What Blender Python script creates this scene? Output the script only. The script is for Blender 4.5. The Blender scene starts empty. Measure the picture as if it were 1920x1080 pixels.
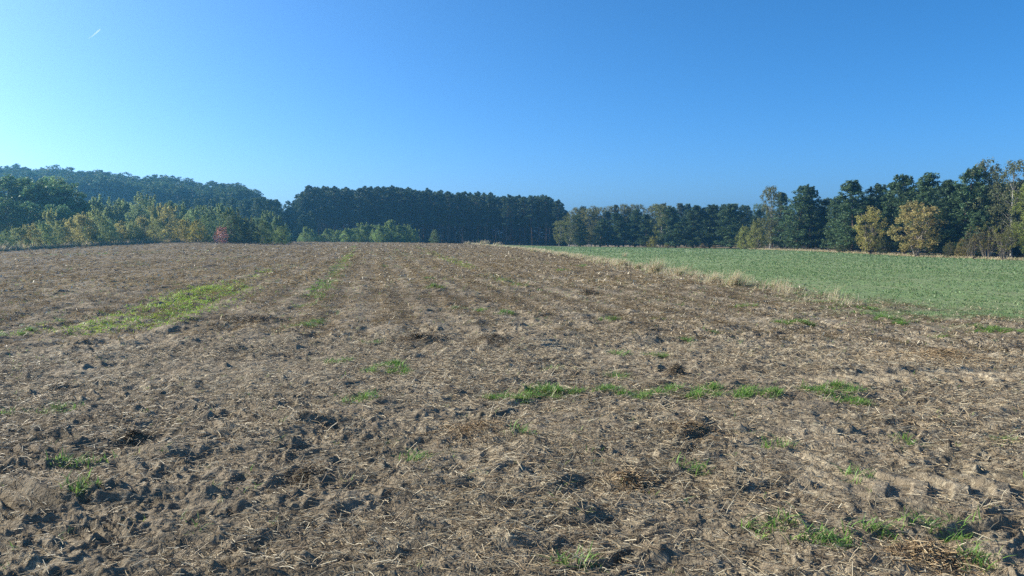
import bpy, math, random
import numpy as np
from mathutils import Vector

# ------------------------------------------------------------------ camera, sky, sun, exposure
R = math.radians
scn = bpy.context.scene
COL = scn.collection
EYE = 1.65
F = 1371.0                      # focal length in pixels of a 1920 wide frame
PITCH = math.atan(100.0 / F)    # horizon at row 440 of 1080
cam_d = bpy.data.cameras.new("camera")
cam_d.sensor_width = 36.0
cam_d.lens = 36.0 * F / 1920.0
cam_d.clip_start = 0.05
cam_d.clip_end = 30000
cam = bpy.data.objects.new("camera", cam_d)
cam.location = (0, 0, EYE)
cam.rotation_euler = (math.pi / 2 - PITCH, 0, 0)
COL.objects.link(cam)
scn.camera = cam

SUN_EL, SUN_AZ = R(29), R(-74)   # azimuth from +Y, negative = left
world = bpy.data.worlds.new("World")
scn.world = world
world.use_nodes = True
wn, wl = world.node_tree.nodes, world.node_tree.links
wn.clear()
sky = wn.new("ShaderNodeTexSky")
sky.sky_type = 'NISHITA'
sky.sun_disc = False
sky.sun_elevation = SUN_EL
sky.sun_rotation = SUN_AZ
sky.altitude = 0
sky.air_density = 0.6
sky.dust_density = 1.5
sky.ozone_density = 8.0
hsv = wn.new("ShaderNodeHueSaturation")
hsv.inputs['Saturation'].default_value = 1.14
hsv.inputs['Hue'].default_value = 0.492
bg = wn.new("ShaderNodeBackground")
bg.inputs['Strength'].default_value = 0.132
wo = wn.new("ShaderNodeOutputWorld")
wl.new(sky.outputs[0], hsv.inputs['Color'])
wl.new(hsv.outputs[0], bg.inputs[0])
wl.new(bg.outputs[0], wo.inputs[0])

sun_d = bpy.data.lights.new("sun", 'SUN')
sun_d.energy = 4.6
sun_d.angle = R(0.55)
sun_d.color = (1.0, 0.93, 0.78)
sun = bpy.data.objects.new("sun", sun_d)
sdir = Vector((math.sin(SUN_AZ) * math.cos(SUN_EL), math.cos(SUN_AZ) * math.cos(SUN_EL), math.sin(SUN_EL)))
sun.rotation_euler = sdir.to_track_quat('Z', 'Y').to_euler()
COL.objects.link(sun)

scn.view_settings.view_transform = 'Standard'
scn.view_settings.look = 'None'
scn.view_settings.gamma = 1.0
scn.view_settings.exposure = 0.77
scn.cycles.max_bounces = 6
scn.cycles.diffuse_bounces = 2
scn.cycles.transmission_bounces = 3
scn.cycles.volume_bounces = 0
scn.cycles.use_denoising = False

rng = np.random.default_rng(7)

# ------------------------------------------------------------------ noise and terrain
def _hash(ix, iy, seed):
    h = (ix.astype(np.int64) * 374761393 + iy.astype(np.int64) * 668265263 + seed * 2246822519) & 0xffffffff
    h = ((h ^ (h >> 13)) * 1274126177) & 0xffffffff
    h = ((h ^ (h >> 16)) * 2654435761) & 0xffffffff
    return ((h >> 8) & 0xffff) / 32767.5 - 1.0

def vnoise(x, y, seed=0):
    ix = np.floor(x); iy = np.floor(y)
    fx = x - ix; fy = y - iy
    ux = fx * fx * (3 - 2 * fx); uy = fy * fy * (3 - 2 * fy)
    a = _hash(ix, iy, seed); b = _hash(ix + 1, iy, seed)
    c = _hash(ix, iy + 1, seed); d = _hash(ix + 1, iy + 1, seed)
    return (a * (1 - ux) + b * ux) * (1 - uy) + (c * (1 - ux) + d * ux) * uy

def sstep(a, b, x):
    t = np.clip((x - a) / (b - a), 0, 1)
    return t * t * (3 - 2 * t)

def az_of(px):
    return math.degrees(math.atan((px - 960) / F))

_px = [-1500, -400, 0, 350, 450, 560, 800, 960, 1100, 1380, 1540, 1700, 1920, 2400, 3400]
_D = [45, 62, 72, 108, 130, 150, 150, 150, 185, 160, 125, 108, 90, 75, 60]
_dr = [55, 38, 33, 13.5, 13, 14, 16, 20, 23, 27, 32, 41, 49, 60, 75]
_fall = [0, 0, 0, 1.5, 2.2, 2.5, 2.5, 2.5, 1.5, 0, 0, 0, 0, 0, 0]
_az = [az_of(p) for p in _px]
_rD = [D / math.cos(R(a)) for D, a in zip(_D, _az)]
_zD = [EYE - dr / F * D for D, dr in zip(_D, _dr)]
_azt = [-180] + _az + [180]
_rDt = [60] + _rD + [60]
_zDt = [-0.5] + _zD + [-0.5]
_ft = [0] + _fall + [0]
# smoothed tables so that the ground has no creases
_ga = np.linspace(-180, 180, 1441)
def _smooth(v):
    k = np.hanning(25); k /= k.sum()
    w = np.interp(_ga, _azt, v)
    return np.convolve(np.concatenate([w[-12:], w, w[:12]]), k, 'valid')
_grD, _gzD, _gf = _smooth(_rDt), _smooth(_zDt), _smooth(_ft)

def terrain(x, y):
    x = np.asarray(x, float); y = np.asarray(y, float)
    r = np.hypot(x, y)
    az = np.degrees(np.arctan2(x, y))
    rD = np.interp(az, _ga, _grD); zD = np.interp(az, _ga, _gzD); fl = np.interp(az, _ga, _gf)
    q = np.clip(r / rD, 0, 1)
    z = zD * q ** 1.6 - fl * sstep(0, 90, r - rD)
    hill = sstep(az_of(640), az_of(430), az) * sstep(-100, -60, az)
    z = z + hill * 15 * sstep(200, 340, r)
    return z

def field_limit(x, y):
    az = np.degrees(np.arctan2(x, y))
    return np.interp(az, _ga, _grD)

def unproj(px, py):
    """pixel of the photograph (1920x1080) -> point on the bare terrain"""
    xc = (px - 960) / F; yc = (540 - py) / F
    d = Vector((xc, math.cos(PITCH) + yc * math.sin(PITCH), -math.sin(PITCH) + yc * math.cos(PITCH)))
    t, pt = 0.5, 0.5
    while t < 400:
        if EYE + d.z * t < float(terrain(d.x * t, d.y * t)):
            lo, hi = pt, t
            for _ in range(20):
                m = (lo + hi) / 2
                if EYE + d.z * m < float(terrain(d.x * m, d.y * m)): hi = m
                else: lo = m
            return d.x * lo, d.y * lo
        pt = t; t *= 1.03
    return d.x * 200, d.y * 200

_b = [unproj(*p) for p in [(1920, 626), (1800, 616), (1700, 604), (1560, 576), (1400, 540), (1300, 526), (1230, 512), (1130, 492), (1060, 480), (985, 468), (890, 459)]]
_by = [9.0, 10.2] + [p[1] for p in _b] + [220]
_bx = [40.0, 15.0] + [p[0] for p in _b] + [_b[-1][0] - 8]
def bound_x(y):
    return np.interp(y, _by, _bx)

def green_mask(x, y):
    n = vnoise(x * 0.7, y * 0.7, 5) * 0.5 + vnoise(x * 2.3, y * 2.3, 6) * 0.4
    w = np.interp(y, [10, 25, 60, 150], [4.2, 2.6, 1.8, 1.6])
    return sstep(-0.2, 1.0, (x - bound_x(y)) / w + n) * (y > 8)

ROW = R(-10.6)
RC, RS = math.cos(ROW), math.sin(ROW)

MOUNDS = []     # x, y, radius x, radius y, height
def micro(x, y, r=None):
    """the relief of the worked soil"""
    if r is None: r = np.hypot(x, y)
    cell = 0.0031 * r + 0.002
    u = x * RC - y * RS          # across the rows
    v = x * RS + y * RC          # along the rows
    wx = x + 0.25 * vnoise(x * 1.1, y * 1.1, 31) + 0.07 * vnoise(x * 4.3, y * 4.3, 33)
    wy = y + 0.25 * vnoise(x * 1.1, y * 1.1, 32) + 0.07 * vnoise(x * 4.3, y * 4.3, 34)
    z = 0.030 * vnoise(x * 0.45, y * 0.45, 1) * np.ones_like(x)
    rowfade = sstep(7, 12, r)
    z = z + rowfade * 0.016 * np.sin(u * 2 * math.pi / 0.75 + 1.5 * vnoise(u * 0.4, v * 0.1, 2))
    # headland: furrows that cross the picture close to the camera
    hv = y + 0.06 * x + 0.12 * vnoise(x * 0.5, y * 0.5, 3)
    z = z + (1 - rowfade) * 0.020 * np.sin(hv * 2 * math.pi / 0.47) * (0.5 + 0.5 * vnoise(x * 0.6, y * 0.6, 4))
    patch = 0.60 + 0.30 * vnoise(x * 0.35, y * 0.35, 9)
    for lam, amp, s in ((0.9, 0.024, 12), (0.42, 0.024, 11), (0.21, 0.030, 14), (0.115, 0.024, 13), (0.06, 0.020, 15), (0.031, 0.014, 16), (0.017, 0.008, 17)):
        f = np.clip((lam - cell * 1.2) / (cell * 1.5), 0, 1)
        if lam < 0.15 and r.size and f.max() <= 0: continue
        t_ = 0.35 * math.sin(s * 2.3); ct, st = math.cos(t_), math.sin(t_)
        n = vnoise((wx * ct + wy * st) / (lam * 1.5) + s, (wy * ct - wx * st) / (lam * 0.7) + s, s)
        if s % 2: n = 1 - 2.4 * np.abs(n)
        z = z + amp * f * n * patch * (1 + .7 * sstep(12, 40, r))
    for lam, amp, s in ((1.1, 0.10, 18), (0.5, 0.09, 19), (0.24, 0.10, 20), (0.1, 0.08, 24), (0.05, 0.045, 25)):      # single clods thrown up by the harrow
        f = np.clip((lam - cell * 1.2) / (cell * 1.5), 0, 1)
        z = z + amp * f * np.clip(vnoise(wx / (lam * 1.3), wy / (lam * .8), s) - 0.52, 0, 1)
    g = green_mask(x, y)
    lim = field_limit(x, y)
    z = z * (1 - 0.70 * g) * (1 - 0.8 * sstep(0, 6, r - lim))
    for mx, my, rx, ry, h in MOUNDS:
        sel = (np.abs(x - mx) < rx * 2.5) & (np.abs(y - my) < ry * 2.5)
        if sel.any():
            e = ((x[sel] - mx) / rx) ** 2 + ((y[sel] - my) / ry) ** 2
            z[sel] += h * np.exp(-e * 1.4) * (1 + 0.4 * vnoise(x[sel] * 9, y[sel] * 9, 40))
    # lug prints of a tractor tyre, lower right
    for (x0, y0, x1, y1, w) in TRACKS:
        L = math.hypot(x1 - x0, y1 - y0); dx, dy = (x1 - x0) / L, (y1 - y0) / L
        s_ = (x - x0) * dx + (y - y0) * dy; t_ = -(x - x0) * dy + (y - y0) * dx
        sel = (s_ > 0) & (s_ < L) & (np.abs(t_) < w)
        if sel.any():
            ss, tt = s_[sel], t_[sel]
            lug = np.sin((ss + np.abs(tt) * 0.55) * 2 * math.pi / 0.26)
            m = sstep(w, w * 0.75, np.abs(tt)) * sstep(0, 0.3, ss) * sstep(0, 0.3, L - ss)
            z[sel] = z[sel] * (1 - 0.65 * m) + m * (-0.03 + 0.042 * sstep(-0.2, 0.5, lug))
    return z

_t1 = [unproj(1560, 905), unproj(2050, 915)]
_t2 = [unproj(1500, 715), unproj(2000, 705)]
TRACKS = [(_t1[0][0], _t1[0][1], _t1[1][0], _t1[1][1], 0.30), (_t2[0][0], _t2[0][1], _t2[1][0], _t2[1][1], 0.34)]

def ground_z(x, y):
    x = np.atleast_1d(np.asarray(x, float)); y = np.atleast_1d(np.asarray(y, float))
    return terrain(x, y) + micro(x, y)

# ------------------------------------------------------------------ object helpers
def mesh(name, V, Fs, mat, col=None, smooth=False):
    """V (n,3), Fs a list of (m,k) index arrays"""
    if isinstance(Fs, np.ndarray): Fs = [Fs]
    Fs = [f for f in Fs if len(f)]
    me = bpy.data.meshes.new(name)
    me.vertices.add(len(V)); me.vertices.foreach_set('co', np.ascontiguousarray(V, dtype=np.float32).ravel())
    nl = sum(f.size for f in Fs); nf = sum(len(f) for f in Fs)
    me.loops.add(nl); me.loops.foreach_set('vertex_index', np.concatenate([f.ravel() for f in Fs]).astype(np.int32))
    me.polygons.add(nf)
    st, o = [], 0
    for f in Fs:
        st.append(o + np.arange(len(f)) * f.shape[1]); o += f.size
    me.polygons.foreach_set('loop_start', np.concatenate(st).astype(np.int32))
    if smooth: me.polygons.foreach_set('use_smooth', np.ones(nf, bool))
    me.update(calc_edges=True)
    if col is not None:
        a = me.attributes.new('col', 'FLOAT_COLOR', 'POINT')
        c = np.ones((len(V), 4), np.float32); c[:, :3] = col
        a.data.foreach_set('color', c.ravel())
    me.materials.append(mat)
    return me

def link(name, data, parent=None, loc=None):
    o = bpy.data.objects.new(name, data); COL.objects.link(o)
    if parent: o.parent = parent
    if loc is not None: o.location = loc
    return o

def tag(o, label=None, cat=None, group=None, kind=None):
    if label: o['label'] = label
    if cat: o['category'] = cat
    if group: o['group'] = group
    if kind: o['kind'] = kind
    return o

# ------------------------------------------------------------------ materials
def new_mat(name):
    m = bpy.data.materials.new(name); m.use_nodes = True
    m.node_tree.nodes.clear()
    return m, m.node_tree.nodes, m.node_tree.links

def leaf_mat(name, alt, amount=0.5, trans=0.35, vary=0.35, rough=0.6):
    """leaf colour = the object's own colour blended leaf by leaf towards a second tone"""
    m, n, l = new_mat(name)
    oi = n.new('ShaderNodeObjectInfo'); at = n.new('ShaderNodeAttribute'); at.attribute_name = 'col'
    sep = n.new('ShaderNodeSeparateColor'); l.new(at.outputs['Color'], sep.inputs[0])
    mx = n.new('ShaderNodeMix'); mx.data_type = 'RGBA'
    mm = n.new('ShaderNodeMath'); mm.operation = 'MULTIPLY'; mm.inputs[1].default_value = amount
    l.new(sep.outputs[0], mm.inputs[0]); l.new(mm.outputs[0], mx.inputs['Factor'])
    l.new(oi.outputs['Color'], mx.inputs['A']); mx.inputs['B'].default_value = (*alt, 1)
    hs = n.new('ShaderNodeHueSaturation')
    mr = n.new('ShaderNodeMapRange'); mr.inputs['To Min'].default_value = 1 - vary; mr.inputs['To Max'].default_value = 1 + vary
    l.new(sep.outputs[1], mr.inputs['Value']); l.new(mr.outputs[0], hs.inputs['Value'])
    l.new(mx.outputs['Result'], hs.inputs['Color'])
    d = n.new('ShaderNodeBsdfPrincipled'); d.inputs['Roughness'].default_value = rough
    d.inputs['Specular IOR Level'].default_value = 0.25
    t = n.new('ShaderNodeBsdfTranslucent')
    s = n.new('ShaderNodeMixShader'); s.inputs[0].default_value = trans
    l.new(hs.outputs[0], d.inputs['Base Color']); l.new(hs.outputs[0], t.inputs['Color'])
    l.new(d.outputs[0], s.inputs[1]); l.new(t.outputs[0], s.inputs[2])
    o = n.new('ShaderNodeOutputMaterial'); l.new(s.outputs[0], o.inputs[0])
    return m

def attr_mat(name, rough=0.7, trans=0.0, spec=0.25):
    """colour comes piece by piece from the mesh"""
    m, n, l = new_mat(name)
    at = n.new('ShaderNodeAttribute'); at.attribute_name = 'col'
    d = n.new('ShaderNodeBsdfPrincipled'); d.inputs['Roughness'].default_value = rough
    d.inputs['Specular IOR Level'].default_value = spec
    l.new(at.outputs['Color'], d.inputs['Base Color'])
    o = n.new('ShaderNodeOutputMaterial')
    if trans > 0:
        t = n.new('ShaderNodeBsdfTranslucent'); s = n.new('ShaderNodeMixShader'); s.inputs[0].default_value = trans
        l.new(at.outputs['Color'], t.inputs['Color']); l.new(d.outputs[0], s.inputs[1]); l.new(t.outputs[0], s.inputs[2])
        l.new(s.outputs[0], o.inputs[0])
    else:
        l.new(d.outputs[0], o.inputs[0])
    return m

def bark_mat(name, c1, c2, scale=3.0, stretch=0.3):
    m, n, l = new_mat(name)
    tc = n.new('ShaderNodeTexCoord'); mp = n.new('ShaderNodeMapping'); mp.inputs['Scale'].default_value = (1, 1, stretch)
    l.new(tc.outputs['Object'], mp.inputs[0])
    nz = n.new('ShaderNodeTexNoise'); nz.inputs['Scale'].default_value = scale; nz.inputs['Detail'].default_value = 4
    l.new(mp.outputs[0], nz.inputs['Vector'])
    cr = n.new('ShaderNodeValToRGB'); cr.color_ramp.elements[0].position = 0.35; cr.color_ramp.elements[1].position = 0.62
    cr.color_ramp.elements[0].color = (*c1, 1); cr.color_ramp.elements[1].color = (*c2, 1)
    l.new(nz.outputs[0], cr.inputs[0])
    d = n.new('ShaderNodeBsdfPrincipled'); d.inputs['Roughness'].default_value = 0.9
    d.inputs['Specular IOR Level'].default_value = 0.1
    l.new(cr.outputs[0], d.inputs['Base Color'])
    o = n.new('ShaderNodeOutputMaterial'); l.new(d.outputs[0], o.inputs[0])
    return m

M_PINE = leaf_mat('pine_needles', (0.12, 0.16, 0.06), 0.6, 0.25, 0.4)
M_BROAD = leaf_mat('broadleaf_foliage', (0.17, 0.20, 0.05), 0.5, 0.35, 0.35)
M_BIRCH = leaf_mat('birch_foliage', (0.28, 0.27, 0.09), 0.55, 0.42, 0.35)
M_AUTUMN = leaf_mat('autumn_foliage', (0.24, 0.27, 0.09), 0.55, 0.42, 0.35)
M_BUSH = leaf_mat('bush_foliage', (0.40, 0.40, 0.14), 0.5, 0.5, 0.35)
M_BARK = bark_mat('pine_bark', (0.07, 0.05, 0.038), (0.17, 0.115, 0.08))
M_BARKG = bark_mat('grey_bark', (0.12, 0.10, 0.08), (0.27, 0.23, 0.18))
M_BIRCHB = bark_mat('birch_bark', (0.10, 0.09, 0.08), (0.45, 0.43, 0.38), 2.0, 2.5)
M_STRAW = attr_mat('straw_stalks', 0.5, 0.12, 0.35)
M_BLADE = attr_mat('green_blades', 0.45, 0.40, 0.3)

def soil_material():
    m, n, l = new_mat('field_soil')
    geo = n.new('ShaderNodeNewGeometry'); at = n.new('ShaderNodeAttribute'); at.attribute_name = 'col'
    sep = n.new('ShaderNodeSeparateColor'); l.new(at.outputs['Color'], sep.inputs[0])
    def noise(scale, detail=5, rough=0.6, vec=None):
        z = n.new('ShaderNodeTexNoise'); z.inputs['Scale'].default_value = scale
        z.inputs['Detail'].default_value = detail; z.inputs['Roughness'].default_value = rough
        l.new(vec or geo.outputs['Position'], z.inputs['Vector']); return z.outputs[0]
    def ramp(src, stops):
        c = n.new('ShaderNodeValToRGB'); e = c.color_ramp.elements
        while len(e) < len(stops): e.new(0.5)
        for k, (p, q) in enumerate(stops): e[k].position = p; e[k].color = (*q, 1)
        l.new(src, c.inputs[0]); return c.outputs[0]
    def mix(f, a, b):
        x = n.new('ShaderNodeMix'); x.data_type = 'RGBA'
        for s, v in (('Factor', f), ('A', a), ('B', b)):
            if isinstance(v, tuple): x.inputs[s].default_value = (*v, 1)
            elif isinstance(v, float): x.inputs[s].default_value = v
            else: l.new(v, x.inputs[s])
        return x.outputs['Result']
    def mth(op, a, b):
        x = n.new('ShaderNodeMath'); x.operation = op; x.use_clamp = True
        for k, v in enumerate((a, b)):
            if isinstance(v, (int, float)): x.inputs[k].default_value = v
            else: l.new(v, x.inputs[k])
        return x.outputs[0]
    soil = ramp(noise(1.3, 8, 0.65), [(0.3, (0.118, 0.096, 0.064)), (0.5, (0.210, 0.168, 0.115)), (0.72, (0.320, 0.260, 0.182))])
    # trodden-in chaff and broken straw
    chaff = ramp(noise(22, 4, 0.7), [(0.50, (0, 0, 0)), (0.62, (1, 1, 1))])
    chaff2 = ramp(noise(5.5, 4, 0.75), [(0.47, (0, 0, 0)), (0.60, (1, 1, 1))])
    cf = mth('MULTIPLY', mth('ADD', mth('MULTIPLY', chaff, 0.6), mth('MULTIPLY', chaff2, 0.45)), sep.outputs[2])
    soil = mix(cf, soil, (0.56, 0.47, 0.32))
    green = ramp(noise(9, 5, 0.7), [(0.34, (0.21, 0.185, 0.115)), (0.45, (0.165, 0.23, 0.095)), (0.60, (0.20, 0.285, 0.115))])
    green = mix(ramp(noise(0.25, 4, 0.6), [(0.45, (0, 0, 0)), (0.75, (0.5, 0.5, 0.5))]), green, (0.29, 0.28, 0.16))
    c = mix(sep.outputs[0], soil, green)
    rough = ramp(noise(2.5, 5, 0.7), [(0.35, (0.15, 0.12, 0.06)), (0.65, (0.33, 0.25, 0.14))])
    c = mix(sep.outputs[1], c, rough)
    d = n.new('ShaderNodeBsdfPrincipled'); d.inputs['Roughness'].default_value = 0.95
    d.inputs['Specular IOR Level'].default_value = 0.12
    l.new(c, d.inputs['Base Color'])
    b1 = n.new('ShaderNodeBump'); b1.inputs['Distance'].default_value = 0.016; b1.inputs['Strength'].default_value = 0.9
    l.new(noise(45, 6, 0.75), b1.inputs['Height'])
    b2 = n.new('ShaderNodeBump'); b2.inputs['Distance'].default_value = 0.16; b2.inputs['Strength'].default_value = 0.6
    l.new(noise(4.5, 5, 0.7), b2.inputs['Height']); l.new(b1.outputs[0], b2.inputs['Normal'])
    l.new(b2.outputs[0], d.inputs['Normal'])
    o = n.new('ShaderNodeOutputMaterial'); l.new(d.outputs[0], o.inputs[0])
    return m
M_SOIL = soil_material()

# ------------------------------------------------------------------ heaps of straw that lift the soil under them
def patch_world(px, py, rx, ry):
    x, y = unproj(px, py)
    return x, y, rx * y / F, max(0.05, ry * y * y / (F * EYE))
HEAPS = [  # px, py, half width px, half height px, height m, straws, tone, label
    (783, 641, 46, 11, 0.13, 700, 0, 'longest dark heap of matted straw near the middle, left of a similar one'),
    (925, 648, 42, 9, 0.10, 560, 0, 'dark low heap of matted straw just right of the longest dark heap'),
    (1765, 674, 78, 14, 0.15, 900, 1, 'wide brown heap of loose straw near the right edge, below the green field'),
    (470, 602, 34, 9, 0.12, 420, 0, 'dark spiky heap of straw just right of the long bright green strip'),
    (1268, 700, 20, 8, 0.10, 260, 0, 'small dark round heap of straw above the row of grass tufts'),
    (1105, 551, 13, 5, 0.16, 160, 0, 'tiny dark clod of straw standing alone in the far middle of the ploughed field'),
    (890, 818, 70, 18, 0.10, 800, 1, 'broad tan and brown heap of straw in the foreground, below the grass row'),
    (1185, 915, 42, 22, 0.10, 520, 1, 'reddish tan tangle of straw in the near foreground, right of centre'),
    (1300, 815, 45, 18, 0.05, 420, 1, 'tan tangle of straw directly below the long grass row'),
    (575, 902, 24, 12, 0.08, 260, 0, 'small dark brown knot of straw in the foreground left of centre'),
    (1740, 1050, 60, 22, 0.08, 420, 1, 'orange brown mat of straw at the bottom right among green tufts'),
    (250, 828, 30, 10, 0.07, 260, 0, 'small dark straw heap in the left foreground'),
]
for h in HEAPS:
    x, y, rx, ry = patch_world(*h[:4])
    MOUNDS.append((x, y, rx * 1.1, min(ry * 1.2, rx * .7), h[4] * 0.42))
for px, py, rx, h in ((1400, 690, 30, .07), (600, 605, 18, .08), (1560, 690, 40, .06), (370, 755, 22, .08), (60, 680, 40, .06), (190, 685, 14, .08),
                      (1440, 770, 60, .05), (700, 1040, 90, .06), (1700, 1000, 70, .08), (1240, 1050, 60, .08), (1860, 1000, 60, .07), (300, 850, 50, .05)):
    x, y, rx, ry = patch_world(px, py, rx, 8)
    MOUNDS.append((x, y, rx, rx * 0.45, h * .5))

# ------------------------------------------------------------------ ground sheet
def build_ground():
    th = [-180.0]
    while th[-1] < 180:
        a = abs(th[-1] + 0.05)
        th.append(th[-1] + (0.085 if a < 40 else 0.085 + (a - 40) * 0.06))
    th = np.radians(np.array(th[:-1]))
    rr = [0.25]
    while rr[-1] < 1500:
        r = rr[-1]
        k = 0.15 if r < 2.2 else (0.0032 if r < 14 else (0.0031 if r < 60 else (0.0046 if r < 200 else 0.06)))
        rr.append(r * (1 + k))
    rr = np.array(rr)
    nt, nr = len(th), len(rr)
    X = np.outer(rr, np.sin(th)); Y = np.outer(rr, np.cos(th))
    x, y = X.ravel(), Y.ravel()
    z = terrain(x, y) + micro(x, y)
    V = np.column_stack([x, y, z]); V = np.vstack([V, [[0, 0, float(terrain(0., 0.))]]])
    i = np.arange(nr - 1)[:, None] * nt; j = np.arange(nt)[None, :]; jn = (j + 1) % nt
    Q = np.stack([i + j, i + nt + j, i + nt + jn, i + jn], -1).reshape(-1, 4)[:, ::-1]
    j = np.arange(nt)
    T = np.column_stack([np.full(nt, nr * nt), (j + 1) % nt, j])[:, ::-1]
    r = np.hypot(x, y)
    g = green_mask(x, y)
    lim = field_limit(x, y)
    edge = sstep(-1.0, 1.5, r - lim + 1.2 * vnoise(x * 0.4, y * 0.4, 21))
    mat_ = np.clip(0.55 + 0.45 * vnoise(x * 0.5, y * 0.5, 22) + 0.3 * vnoise(x * 1.7, y * 1.7, 23) + 0.02 * x, 0, 1)
    col = np.zeros((len(V), 3)); col[:-1, 0] = g; col[:-1, 1] = edge; col[:-1, 2] = mat_
    me = mesh('ground', V, [Q, T], M_SOIL, col, smooth=True)
    return tag(link('ground', me), kind='structure')
build_ground()

# ------------------------------------------------------------------ straw, blades
def straws(cx, cy, cz, L, W, az, pitch, bend, col, full=True):
    """bent three-sided stalks (full) or folded flat flakes, all in one mesh"""
    n = len(cx)
    d = np.column_stack([np.sin(az) * np.cos(pitch), np.cos(az) * np.cos(pitch), np.sin(pitch)])
    s = np.column_stack([np.cos(az), -np.sin(az), np.zeros(n)])
    u = np.cross(s, d)
    C = np.column_stack([cx, cy, cz])
    p0 = C - d * (L / 2)[:, None]; p2 = C + d * (L / 2)[:, None] + s * (bend * L)[:, None] * 0.5
    p1 = C + s * (bend * L)[:, None] * -0.15 + u * (np.abs(bend) * L * 0.25)[:, None]
    if full:
        offs = [(0, 0.6), (0.5, -0.3), (-0.5, -0.3)]
        V = np.empty((n, 9, 3))
        for k, p in enumerate((p0, p1, p2)):
            for q, (a, b) in enumerate(offs):
                V[:, k * 3 + q] = p + s * (W * a)[:, None] + u * (W * b)[:, None]
        f = []
        for k in (0, 3):
            for q in range(3):
                f.append([k + q, k + (q + 1) % 3, k + 3 + (q + 1) % 3, k + 3 + q])
        f = np.array(f)
        Fq = (np.arange(n)[:, None, None] * 9 + f[None]).reshape(-1, 4)
        return V.reshape(-1, 3), Fq, np.repeat(col, 9, 0)
    V = np.empty((n, 6, 3))
    for k, p in enumerate((p0, p1, p2)):
        V[:, k * 2] = p - s * (W * 0.5)[:, None]; V[:, k * 2 + 1] = p + s * (W * 0.5)[:, None] + u * (W * 0.4)[:, None]
    f = np.array([[0, 1, 3, 2], [2, 3, 5, 4]])
    return V.reshape(-1, 3), (np.arange(n)[:, None, None] * 6 + f[None]).reshape(-1, 4), np.repeat(col, 6, 0)

STRAWC = np.array([[0.70, 0.60, 0.41], [0.56, 0.45, 0.28], [0.44, 0.33, 0.19], [0.38, 0.33, 0.23], [0.26, 0.185, 0.11], [0.15, 0.115, 0.075]])
def straw_col(n, p):
    p = np.array(p, float); p /= p.sum()
    c = STRAWC[rng.choice(6, n, p=p)]
    return c * rng.uniform(0.75, 1.2, (n, 1))

def ring_points(r0, r1, dens, half=46, keep=None):
    n = int(math.radians(half * 2) / 2 * (r1 * r1 - r0 * r0) * dens)
    r = np.sqrt(rng.uniform(r0 * r0, r1 * r1, n)); a = np.radians(rng.uniform(-half, half, n))
    x, y = r * np.sin(a), r * np.cos(a)
    k = np.ones(n, bool) if keep is None else keep(x, y)
    return x[k], y[k]

def merge(parts):
    V, Fs, C, o = [], [], [], 0
    for v, f, c in parts:
        V.append(v); Fs.append(f + o); C.append(c); o += len(v)
    return np.vstack(V), Fs, np.vstack(C)

def straw_keep(x, y):
    u = x * RC - y * RS
    d = 0.62 + sstep(9, 14, np.hypot(x, y)) * .28 * np.sin(u * 2 * math.pi / 1.5 + vnoise(x * .1, y * .1, 53)) + 0.40 * vnoise(x * 0.8, y * 0.8, 51) + 0.35 * vnoise(x * 2.5, y * 2.5, 52) + 0.012 * x
    d = np.clip(d, .2, 1) * (1 - green_mask(x, y)) * (np.hypot(x, y) < field_limit(x, y) - 1)
    for (x0, y0, x1, y1, w) in TRACKS:
        L = math.hypot(x1 - x0, y1 - y0); dx, dy = (x1 - x0) / L, (y1 - y0) / L
        s_ = (x - x0) * dx + (y - y0) * dy; t_ = -(x - x0) * dy + (y - y0) * dx
        d = np.where((s_ > 0) & (s_ < L) & (np.abs(t_) < w), d * 0.3, d)
    return rng.uniform(0, 1, len(x)) < np.clip(d, 0.0, 1)

def build_straw():
    parts = []
    for r0, r1, dens, l0, l1, w0, w1, full in ((2.6, 6, 2100, .02, .12, .002, .0042, True), (6, 12, 1100, .03, .14, .0028, .0055, True),
                                              (12, 24, 460, .05, .18, .006, .014, False), (24, 50, 120, .10, .26, .016, .034, False),
                                              (50, 100, 24, .16, .40, .035, .07, False), (100, 160, 7, .25, .5, .05, .10, False)):
        x, y = ring_points(r0, r1, dens, 44, straw_keep)
        n = len(x)
        up = rng.uniform(0, 1, n) < (0.06 if r0 < 12 else 0.0)
        pitch = np.where(up, rng.uniform(0.3, 1.2, n), rng.normal(0, 0.2, n))
        L = l0 + (l1 - l0) * rng.uniform(0, 1, n) ** 2.2
        W = rng.uniform(w0, w1, n)
        az = rng.normal(math.pi / 2, 0.8, n)
        z = ground_z(x, y) + W * 0.6 + np.abs(np.sin(pitch)) * L * 0.35 + rng.uniform(0, 1, n) ** 2 * (0.02 if r0 < 12 else .05)
        parts.append(straws(x, y, z, L, W, az, pitch, rng.normal(0, 0.14, n), straw_col(n, [2.4, 3.5, 3.5, 3.5, 3.5, 4] if r0 < 20 else [9, 5, 2, 1, 1.5, 4.5]), full))
    V, Fs, C = merge(parts)
    tag(link('scattered_straw', mesh('scattered_straw', V, Fs, M_STRAW, C)), 'pale and brown broken straw scattered over the ploughed field', 'straw', kind='stuff')
    # a few long pale stalks lying or standing on the nearest soil
build_straw()

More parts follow.
